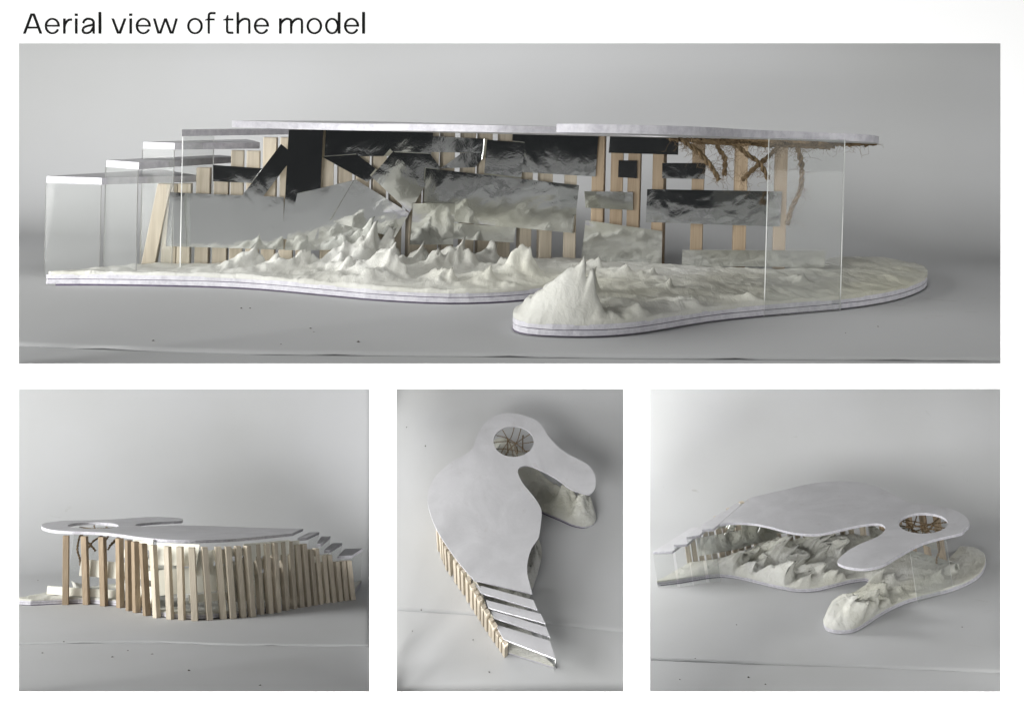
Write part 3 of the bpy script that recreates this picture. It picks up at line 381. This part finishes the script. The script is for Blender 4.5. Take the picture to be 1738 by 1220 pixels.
# ------------------------------------------------------------------ one pavilion model
ZB = .0135
def make_terrain(outline, peaks, cell, parent, seed):
    P = np.array(outline); x0, y0 = P.min(0)-cell; x1, y1 = P.max(0)+cell
    xs = np.arange(x0, x1, cell); ys = np.arange(y0, y1, cell)
    X, Y = np.meshgrid(xs, ys); sd, bx, by = poly_dist(X, Y, outline)
    inside = sd > 0; near = sd > -1.45*cell
    X = np.where(inside, X, bx); Y = np.where(inside, Y, by); d = np.clip(sd, 0, None)
    rim = np.clip(d/.03, 0, 1); rim = rim*rim*(3-2*rim)
    wx = X+.010*fbm(X*38+seed, Y*38, 3); wy = Y+.012*fbm(X*38+31, Y*38+seed, 3)
    rg = lambda a, b: 1-np.abs(2*vnoise(a, b)-1)
    Z = .0040+.009*fbm(X*13+seed, Y*13, 4)*rim+.0045*fbm(X*62+3*fbm(X*20, Y*20, 2), Y*62+seed, 4)+.0022*(rg(X*34+seed+2*fbm(X*30, Y*30, 2), Y*22)-.5)*rim+.002*rim
    DX = np.zeros_like(X); top = np.zeros_like(X)
    for i, (px, py, h) in enumerate(peaks):
        r = random.Random(seed*100+i)
        big = i == (21 if seed == 1 else 16)
        h = h*1.12; up = h*r.uniform(.36, .55)+.004; lee = h*r.uniform(.22, .38)+.002; ay = h*r.uniform(.35, .60)+.004
        if seed != 1: up, lee, ay = h*r.uniform(.75, 1.0)+.006, h*r.uniform(.30, .42)+.003, h*r.uniform(.7, 1.0)+.006
        if big: up, ay, lee = (h*.78, h*.62, h*.36) if seed == 1 else (h*1.0, h*.65, h*.35)
        skew = r.uniform(-.45, .45); ph = r.uniform(0, 6.28); ns = r.choice((3, 4, 5))
        dy = wy-py; dx = wx-px-skew*dy+.45*dy*dy/ay
        q = np.hypot(np.where(dx < 0, dx/up, dx/lee), dy/ay)
        th = np.arctan2(dy/ay, dx/up)
        f = np.exp(-1.2*q**((1.3 if big else .9) if seed == 1 else 1.45))*(1+.22*np.cos(ns*th+ph)*np.clip(q*1.5, 0, 1))
        f = f*(1+.55*fbm(Y*95+i*9, X*70+i*5, 3)*np.clip(2*q, 0, 1))
        if big: f = np.minimum(f, .86+.15*fbm(X*60, Y*60, 3))
        hh = 1.06*h*np.where(q < 5, f, 0)
        # hollow scooped in front of the lee face
        hol = (.22 if seed == 1 else .5)*h*np.exp(-((dx-lee*2.2)/(lee*1.3))**2-(dy/ay)**2)
        m = hh > top; top = np.maximum(top, hh)+(.05 if seed == 1 else .15)*np.minimum(top, hh)-hol*(hh < .25*h)*.6
        DX = np.where(m, hh*(.3 if seed == 1 else .75)*np.clip(hh/h, 0, 1)**1.5, DX)
    top = np.maximum(top, -.004)
    grow = np.clip(d/.012, 0, 1)
    Z = Z+top*grow; Z = np.maximum(Z, .0015)
    Z = Z+np.clip(top/.025, 0, 1)*(.022 if seed == 1 else .008)*fbm(X*85+5, Y*120+seed, 4)*grow+np.clip(top/.015, 0, 1)*(.011 if seed == 1 else .006)*(rg(X*90+seed, Y*55+2*fbm(X*40, Y*40, 2))-.5)*grow
    X2 = X+DX*grow; Y2 = Y
    ids = -np.ones(X.shape, int); V = []
    ny, nx = X.shape
    keep = near[:-1, :-1] & near[1:, :-1] & near[:-1, 1:] & near[1:, 1:] & (inside[:-1, :-1] | inside[1:, :-1] | inside[:-1, 1:] | inside[1:, 1:])
    F = []
    for j, i in zip(*np.nonzero(keep)):
        f = []
        for a, b in ((j, i), (j, i+1), (j+1, i+1), (j+1, i)):
            if ids[a, b] < 0: ids[a, b] = len(V); V.append((X2[a, b], Y2[a, b], ZB+Z[a, b]))
            f.append(ids[a, b])
        F.append(f)
    me = mesh('terrain', V, F)
    bm = bmesh.new(); bm.from_mesh(me)
    e = [x for x in bm.edges if x.is_boundary]
    r = bmesh.ops.extrude_edge_only(bm, edges=e)
    for v in r['geom']:
        if isinstance(v, bmesh.types.BMVert): v.co.z = ZB-.001
    bmesh.ops.recalc_face_normals(bm, faces=bm.faces)
    bm.to_mesh(me); bm.free()
    for p in me.polygons: p.use_smooth = True
    return link('terrain', me, parent, (M_PLASTER,))

def build_model(key, label, cell):
    W = VW[key]; root = bpy.data.objects.new('architectural_model', None); scn.collection.objects.link(root)
    m = W['M']; root.matrix_world = Matrix([m[0], m[1], m[2], [0, 0, 0, 1]])
    root.empty_display_size = .1
    root['label'] = label; root['category'] = 'model'; root['group'] = 'copies of the pavilion model'
    R = random.Random(int(key)*17)
    # base: two foam boards with a dark glue line between them
    nfront = len(W['base'])-len(W['posts'])
    ol = smooth_loop(W['base'], 3, sharp=(0, nfront-1, nfront, len(W['base'])-1))
    c = np.mean(np.array(ol), axis=0)
    base = slab('base', ol, .0022, .0075, parent=root, mats=(M_BOARD, M_EDGE))
    slab('base_gap_shade', [np.array(p)+(c-np.array(p))*.02 for p in ol], .0, .0022, parent=base, mats=(M_GLUE_SHADE,), edge_slot=0)  # dark inset slab, contact shadow under the base put into its colour
    inn = [np.array(p)+(c-np.array(p))*.004 for p in ol]
    slab('glue_line', inn, .0075, .0083, parent=base, mats=(M_GLUE_SHADE,), edge_slot=0)
    slab('upper_layer', [np.array(p)+np.array([R.uniform(-.0008, .0008), R.uniform(-.0008, .0008)]) for p in ol], .0083, ZB, parent=base, mats=(M_BOARD, M_EDGE))
    make_terrain(ol, SH['T1'] if key == '1' else SH['T4'], cell, root, int(key))
    # roof
    sag = lambda x, y: .0012*math.sin(9*x+1.3)*math.cos(11*y)
    tilt = (lambda x, y: -.030*min(y, 0)+sag(x, y)) if key == '1' else (lambda x, y: 0)
    nr = len(W['roof'])
    rl = smooth_loop(W['roof'], 4, sharp=(0, nr-1))
    slab('roof', rl, H-.0085, H, hole=[np.array(p) for p in W['hole']], zf=tilt, parent=root, mats=(M_BOARD, M_EDGE))
    for k, q in enumerate(W['steps']):
        z = SH['hz'][k]
        slab('roof_step', [np.array(p) for p in q], z-.0085, z, parent=root, mats=(M_BOARD, M_EDGE))
        # clear pane under the free end of the step
        A, B = np.array(q[0]), np.array(q[1]); t = (B-A)/np.linalg.norm(B-A); nf = np.array([t[1], -t[0]])
        a = A+nf*.0018-t*.0; b = B+nf*.0018
        prism('clear_pane', [(*a, z-.0088), (*b, z-.0088), (*b, .001), (*a, .001)], (*nf, 0), .0015, root, (M_ACR, M_ACRE), edge_slot=1)
    gl, gr = [np.array(p) for p in W['glass']]; t = (gr-gl)/np.linalg.norm(gr-gl); nf = np.array([t[1], -t[0]])
    zt = H-.0088+tilt(*gl)
    prism('clear_pane', [(*(gl+nf*.0015), zt), (*(gr+nf*.0015), zt), (*(gr+nf*.0015), .001), (*(gl+nf*.0015), .001)], (*nf, 0), .0015, root, (M_ACR, M_ACRE), edge_slot=1)
    # posts
    PB = np.array([p[:2] for p in W['posts']])
    w = .0086
    for i, (bx, by, tx, ty, zt) in enumerate(W['posts']):
        t = PB[min(i+1, len(PB)-1)]-PB[max(i-1, 0)]; t = t/np.linalg.norm(t); nrm = np.array([-t[1], t[0]])
        a = R.uniform(-.05, .05); t2 = t*math.cos(a)+nrm*math.sin(a); n2 = -t*math.sin(a)+nrm*math.cos(a)
        ww = w*R.uniform(.92, 1.06); dd = .0085*R.uniform(.95, 1.05)
        V = []
        lx = R.uniform(-.001, .001)
        for (ox, oy, z) in ((bx, by, .0), (tx+lx, ty, zt+R.uniform(-.0008, .0004))):
            for sx, sy in ((-1, -1), (1, -1), (1, 1), (-1, 1)): V.append((*(np.array([ox, oy])+t2*sx*ww+n2*sy*dd), z))
        F = [(3, 2, 1, 0), (4, 5, 6, 7), (0, 1, 5, 4), (1, 2, 6, 5), (2, 3, 7, 6), (3, 0, 4, 7)]
        me = mesh('post', V, F)
        bm = bmesh.new(); bm.from_mesh(me); bmesh.ops.bevel(bm, geom=list(bm.edges), offset=.0007, segments=1, affect='EDGES'); bm.to_mesh(me); bm.free()
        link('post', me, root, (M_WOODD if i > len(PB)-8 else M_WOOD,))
    # mirror panels on the inner face of the posts
    s = np.r_[0, np.cumsum(np.linalg.norm(np.diff(PB, axis=0), axis=1))]; L = s[-1]
    def at(u):
        d = u*L
        if d < 0: t = (PB[1]-PB[0]); t = t/np.linalg.norm(t); return PB[0]+t*d, t
        if d > L: t = (PB[-1]-PB[-2]); t = t/np.linalg.norm(t); return PB[-1]+t*(d-L), t
        p = np.array([np.interp(d, s, PB[:, 0]), np.interp(d, s, PB[:, 1])])
        q0 = np.array([np.interp(d-.03, s, PB[:, 0]), np.interp(d-.03, s, PB[:, 1])]); q1 = np.array([np.interp(d+.03, s, PB[:, 0]), np.interp(d+.03, s, PB[:, 1])])
        t = q1-q0; return p, t/np.linalg.norm(t)
    # forward lean of each panel (top edge tipped towards the front reflects the ground)
    TILT = [.085, .09, .085, .06, .085, .10, .07, .085, .075, .085, .095, .075, .095, .062, .09, .085, .08, .095, .06, .085, .075, .03, .085, .075]
    for k, mm in enumerate(SH['mir']):
        layer, pts = mm[0], mm[1:]
        us = [p[0] for p in pts]; zs = [p[1] for p in pts]
        pa, _ = at(min(us)); pb, _ = at(max(us)); pm, _ = at(sum(us)/4)
        t = (pb-pa); t = t/np.linalg.norm(t)
        if key == '1': t = np.array([1, max(-.07, t[1]/t[0])]); t = t/np.linalg.norm(t)
        nf = np.array([t[1], -t[0]]); mid = (pa+pb)/2
        # plane touches the inner faces of the posts it spans
        off = max([0]+[float((at(u)[0]-mid)@nf) for u in np.linspace(min(us), max(us), 12)])+.0095+layer*.0024+.002
        poly = []; um = (min(us)+max(us))/2; span = np.linalg.norm(pb-pa)/(max(us)-min(us)+1e-9)
        tiltx = TILT[k]; zm = sum(zs)/4
        for u, z in pts:
            q = mid+t*(u-um)*span+nf*(off+(z-zm)*tiltx+abs(tiltx)*(max(zs)-min(zs))/2)
            poly.append((*q, z))
        prism('mirror_panel', poly, (*nf, 0), .002, root, (M_MIRROR, M_CARD), back_slot=1)
    # twine: net across the skylight, hanging roots, loose fibres
    hc = np.mean(np.array(W['hole']), axis=0); hp = np.array(W['hole']); rx = (hp[:, 0].max()-hp[:, 0].min())/2; ry = (hp[:, 1].max()-hp[:, 1].min())/2
    zt = H-.012
    if True:
        for S in SH['cross'][:7]:
            P = [(hc[0]+b*rx, hc[1]-a*ry, zt+R.uniform(-.004, .002)) for a, b in S]
            P = [np.array(p)+np.array([0, 0, tilt(p[0], p[1])]) for p in P]
            V, F = ply(spline(P, 14), .0019, R, 330); link('twine_strand', mesh('twine_strand', V, F, True), root, (M_TWINE,))
        lift = lambda p: (p[0], p[1], min(p[2], H-.009))
        for S in SH['roots']:
            P = spline([lift(p) for p in S], 14)
            V, F = ply(P, .0027, R, 330); link('twine_root', mesh('twine_root', V, F, True), root, (M_TWINE,))
        for S in SH['bundle'][:(4 if key == '1' else 0)]:
            if key != '1': S = S[1:-2]
            P = spline([lift((p[0], p[1], p[2]-.001)) for p in S], 10)
            P = [p+np.array([R.uniform(-.003, .003), R.uniform(-.003, .003), R.uniform(-.002, .0)]) for p in P]
            V, F = ply(P, .0027, R, 330); link('twine_strand', mesh('twine_strand', V, F, True), root, (M_TWINE,))
        paths = []
        allp = [spline([lift(p) for p in S], 6) for S in SH['roots']+(SH['bundle'] if key == '1' else [])]
        for S in allp:
            for _ in range(85 if key == '1' else 10):
                p = np.array(S[R.randrange(len(S))]); d = np.array([R.gauss(0, 1), R.gauss(0, .6), R.gauss(-.4, .8)]); d /= np.linalg.norm(d)
                ln = R.uniform(.006, .030); q = [p]
                for _ in range(5):
                    d = d+np.array([R.gauss(0, .55), R.gauss(0, .4), R.gauss(-.08, .55)]); d /= np.linalg.norm(d); q.append(q[-1]+d*ln/5)
                q = [np.array([a[0], a[1], min(a[2], H-.010)]) for a in q]
                paths.append(spline(q, 4))
        V, F = tube(paths, .00019, 3); fo = link('twine_fibres', mesh('twine_fibres', V, F), root, (M_TWINE,)); fo['kind'] = 'stuff'
    return root

# ------------------------------------------------------------------ the setting: paper floor and sweep of each set
def build_set(key, cname):
    W = VW[key]; B = W['back']; m = W['M']; MW = Matrix([m[0], m[1], m[2], [0, 0, 0, 1]])
    d = np.array(B['d']); lat = np.array(B['lat']); rows = B['rows']
    # table sheet under the paper
    f0, f1 = [np.array(p) for p in B['front']]; a, h, lo, hi = rows[0]
    l0, l1 = d*a+lat*lo, d*a+lat*hi
    q = [f0, f1, f0*.5+l0*.5*1.0, None]
    n = 24; V = []; F = []
    for j in range(2):
        for i in range(n):
            t = i/(n-1); p = (f0*(1-t)+f1*t) if j == 0 else ((f0*.45+l0*.55)*(1-t)+(f1*.45+l1*.55)*t)
            V.append((*p, -.0016))
    for i in range(n-1): F.append((i, i+1, n+i+1, n+i))
    o = link('table_sheet', mesh('table_sheet', V, F), None, (M_PAPER,)); o.matrix_world = MW; o['kind'] = 'structure'
    # backdrop paper: front edge is the drawn line, then floor, curve and wall
    n = 48
    P = np.array(B['line']); s = np.r_[0, np.cumsum(np.linalg.norm(np.diff(P, axis=0), axis=1))]; s /= s[-1]
    fr = np.array([[np.interp(t, s, P[:, 0]), np.interp(t, s, P[:, 1])] for t in np.linspace(0, 1, n)])
    ts = np.linspace(0, 1, n); back = (d*a+lat*lo)[None]*(1-ts[:, None])+(d*a+lat*hi)[None]*ts[:, None]
    V = []
    nf = 20
    for j in range(nf+1):
        g = j/nf; g = g**1.3
        for i in range(n):
            p = fr[i]*(1-g)+back[i]*g
            wob = .0012*math.sin(i*.9+int(key)*2)+.0008*math.sin(i*2.3)
            z = (-.0004+max(0, wob)*.8) if j == 0 else 0
            V.append((*p, z))
    for (aa, hh, l_, h_) in rows[1:]:
        for i in range(n):
            b = l_*(1-ts[i])+h_*ts[i]; V.append((*(d*aa+lat*b), hh))
    nrow = len(V)//n
    F = [(j*n+i, j*n+i+1, (j+1)*n+i+1, (j+1)*n+i) for j in range(nrow-1) for i in range(n-1)]
    me = mesh('backdrop_paper', V, F, True)
    o = link('backdrop_paper', me, None, (M_PAPER,)); o.matrix_world = MW; o['kind'] = 'structure'
    bm = bmesh.new(); bm.from_mesh(me); bmesh.ops.recalc_face_normals(bm, faces=bm.faces)
    if sum(f.normal.z for f in bm.faces) < 0: bmesh.ops.reverse_faces(bm, faces=bm.faces)
    bm.to_mesh(me); bm.free()
    md = o.modifiers.new('thickness', 'SOLIDIFY'); md.thickness = .0012; md.offset = -1
    # crumbs lying on the paper
    R = random.Random(int(key)*5); V = []; F = []
    for (x, y) in W['specks']:
        b0 = len(V); r = R.uniform(.0012, .0026)/max(.6, W['s']/1.2)
        for dx, dy, dz in ((-1, 0, .1), (0, -1, .1), (1, 0, .1), (0, 1, .1), (0, 0, 1.1), (0, 0, -.05)):
            V.append((x+dx*r*R.uniform(.6, 1.6), y+dy*r*R.uniform(.5, 1.1), .0004+dz*r*R.uniform(.5, .9)))
        for i in range(4): F.append((b0+i, b0+(i+1) % 4, b0+4)); F.append((b0+(i+1) % 4, b0+i, b0+5))
    o = link('crumbs', mesh('crumbs', V, F), None, (M_CRUMB,)); o.matrix_world = MW; o['kind'] = 'stuff'
    o['label'] = 'dark crumbs scattered over the paper ' + cname; o['category'] = 'crumbs'

# ------------------------------------------------------------------ white mount with four openings and the title
def px(x, y, d=0.0): return ((x-869)/1000, d, (215-y)/1000)
board = bpy.data.objects.new('presentation_board', None); scn.collection.objects.link(board)
board.location = px(869, 1275); board['category'] = 'board'
board['label'] = 'white presentation board with four rectangular openings under a black title line'
WIN = [(32, 74, 1698, 617), (32, 660, 627, 1173), (673, 660, 1058, 1173), (1103, 660, 1698, 1173)]
def rect(x0, y0, x1, y1): return [Vector(px(x0, y0)), Vector(px(x1, y0)), Vector(px(x1, y1)), Vector(px(x0, y1))]
outer = rect(-45, -50, 1783, 1275)
def mount_face(grow, y):
    loops = [outer]+[rect(a-grow, b-grow, c+grow, d+grow) for a, b, c, d in WIN]
    tri = tessellate_polygon([[Vector((p.x, p.z, 0)) for p in l] for l in loops])
    return [Vector((p.x, y, p.z)) for l in loops for p in l], tri
Vf, Tf = mount_face(0, 0); Vb, _ = mount_face(3.2, .004); n = len(Vf); F = []
for t in Tf: F.append(tuple(t))
nfront = len(F)
for t in Tf: F.append(tuple(i+n for i in t[::-1]))
for l in range(5):
    for i in range(4): a, b = l*4+i, l*4+(i+1) % 4; F.append((a, b, b+n, a+n))
me = mesh('mount', Vf+Vb, F)
mo = link('mount', me, None, (M_WHITE, M_BACK))
for i, p in enumerate(me.polygons):
    if i >= nfront: p.material_index = 1
# added panel hidden behind the upright, blocks window light into the narrow set
k0 = (648-869)/1000
dv = link('light_blocker', mesh('light_blocker', [(k0*(1+y/1.7)+dx, y, z) for y in (.04, .46) for dx in (-.002, .0) for z in (-1.02, -.46)],
     [(0, 1, 5, 4), (2, 6, 7, 3), (0, 2, 3, 1), (4, 5, 7, 6), (1, 3, 7, 5), (0, 4, 6, 2)]), None, (M_BLACK,))
bpy.context.view_layer.update()
def adopt(o, root):
    o.parent = root; o.matrix_parent_inverse = root.matrix_world.inverted()
adopt(mo, board); adopt(dv, board)
# title letters drawn as flat print: polygons and elliptical rings in glyph units (300 = x-height)
def ring(cx, cy, rx, ry, ix, iy, a0=0, a1=360, n=44):
    q = []
    for k in range(n):
        t0 = math.radians(a0+(a1-a0)*k/n); t1 = math.radians(a0+(a1-a0)*(k+1)/n)
        q.append([(cx+rx*math.cos(t0), cy+ry*math.sin(t0)), (cx+rx*math.cos(t1), cy+ry*math.sin(t1)),
                  (cx+ix*math.cos(t1), cy+iy*math.sin(t1)), (cx+ix*math.cos(t0), cy+iy*math.sin(t0))])
    return q
def bar(x0, y0, x1, y1): return [[(x0, y0), (x1, y0), (x1, y1), (x0, y1)]]
def curve(P, w):
    P = spline([(x, y, 0) for x, y in P], 6); q = []; L = []
    for i, p in enumerate(P):
        t = P[min(i+1, len(P)-1)]-P[max(i-1, 0)]; t = t/np.linalg.norm(t); nn = np.array([-t[1], t[0], 0])*w/2
        L.append((p+nn, p-nn))
    for (a, b), (c, d) in zip(L, L[1:]): q.append([a[:2], c[:2], d[:2], b[:2]])
    return q
def arch(x, w): return curve([(x-22, 150), (x-5, 215), (x+.28*w, 277), (x+.55*w, 291), (x+.83*w, 270), (x+w-27, 205), (x+w-26, 120), (x+w-26, 0)], 46)
DOT = lambda: bar(0, 0, 52, 300)+bar(-6, 348, 58, 396)
E_ = lambda: ring(150, 150, 150, 161, 103, 122, -4, 334)+bar(40, 138, 294, 174)
GL = {
 'A': [[(0, 0), (55, 0), (190, 362), (190, 398), (148, 398)], [(380, 0), (325, 0), (190, 362), (190, 398), (232, 398)]]+bar(85, 100, 295, 140),
 'e': E_(), 'r': bar(0, 0, 52, 300)+curve([(26, 130), (45, 190), (80, 245), (120, 272), (178, 278)], 46), 'i': DOT(),
 'a': curve([(33, 205), (58, 258), (105, 288), (150, 291), (205, 278), (238, 235), (240, 180), (240, 60), (243, 0)], 46)+curve([(238, 190), (200, 170), (120, 152), (55, 125), (26, 78), (40, 30), (95, 11), (150, 22), (200, 62), (232, 130)], 44),
 'l': bar(0, 0, 58, 427),
 'v': [[(0, 300), (50, 300), (148, 40), (148, 0), (110, 0)], [(297, 300), (245, 300), (148, 40), (148, 0), (188, 0)]],
 'w': [[(0, 300), (50, 300), (127, 35), (127, 0), (88, 0)], [(127, 0), (127, 35), (222, 300), (246, 300), (246, 240), (165, 0)], [(246, 240), (246, 300), (275, 300), (370, 35), (370, 0), (332, 0)], [(370, 0), (370, 35), (443, 300), (492, 300), (405, 0)]],
 'o': ring(154, 150, 154, 161, 107, 122),
 'f': curve([(78, 0), (78, 330), (84, 380), (112, 402), (150, 404), (212, 404)], 44)+[[(0, 260), (195, 260), (195, 298), (60, 298), (0, 274)]],
 't': curve([(84, 300), (84, 90), (90, 40), (115, 19), (150, 18), (208, 18)], 44)+[[(60, 296), (108, 296), (110, 370), (85, 366)], [(0, 260), (210, 260), (210, 298), (65, 298), (0, 276)]],
 'h': bar(0, 0, 50, 422)+arch(50, 227), 'm': bar(0, 0, 52, 300)+arch(52, 213)+arch(265, 213),
 'd': ring(138, 150, 138, 161, 92, 122)+bar(250, 0, 303, 422)+curve([(215, 230), (250, 200), (258, 150), (250, 100), (215, 70)], 30),
}
for text, xs in (('Aerial', (39.06, 75.9, 107.1, 127.3, 138.3, 167.2)), ('view', (189.1, 219.7, 230.3, 259.6)), ('of', (317.7, 347.7)), ('the', (378.2, 401.5, 430.8)), ('model', (473.5, 520.2, 551.7, 583.7, 614.5))):
    V = []; F = []; lay = 0
    for ch, x in zip(text, xs):
        for poly in GL[ch]:
            lay = (lay+1) % 7; P = [(x+a/11.587, 57.9-b/11.587) for a, b in poly]
            if sum(P[i-1][0]*P[i][1]-P[i][0]*P[i-1][1] for i in range(len(P))) > 0: P = P[::-1]
            F.append(tuple(range(len(V), len(V)+len(P)))); V += [px(a, b, -.0004-.00004*lay) for a, b in P]
    o = link('title_word', mesh('title_word', V, F), None, (M_INK,)); adopt(o, board)


# added dark board under the upper set, cuts light bounced onto the lower sets
def build_bounce_blocker():
    W = VW['1']; m = W['M']; MW = Matrix([m[0], m[1], m[2], [0, 0, 0, 1]]); B = W['back']
    f0, f1 = [np.array(p) for p in B['front']]; d = np.array(B['d']); lat = np.array(B['lat']); a, h, lo, hi = B['rows'][0]
    o = slab('bounce_blocker', [f0, f1, d*a+lat*hi, d*a+lat*lo], -.0065, -.0035, mats=(M_BOUNCE_BLOCKER,), edge_slot=0); o.matrix_world = MW; o['kind'] = 'structure'
M_BOUNCE_BLOCKER = make_plain('grey_bounce_blocker', (.20, .20, .20), .8, .2, .1, 10)
build_bounce_blocker()
# ------------------------------------------------------------------ build
build_set('1', 'of the wide upper opening'); build_set('2', 'below the post wall'); build_set('3', 'of the narrow opening'); build_set('4', 'before the skylit model')
build_model('1', 'large model in the wide opening, mirror panels and plaster waves under an edge-on white roof', .0028)
build_model('2', 'model showing its row of wooden posts, stepped roof descending behind them', .007)
build_model('3', 'model on the steep sheet in the narrow opening, white roof covering it from above', .007)
build_model('4', 'model with rippled plaster ground and curled plaster arm beneath its skylit roof', .005)
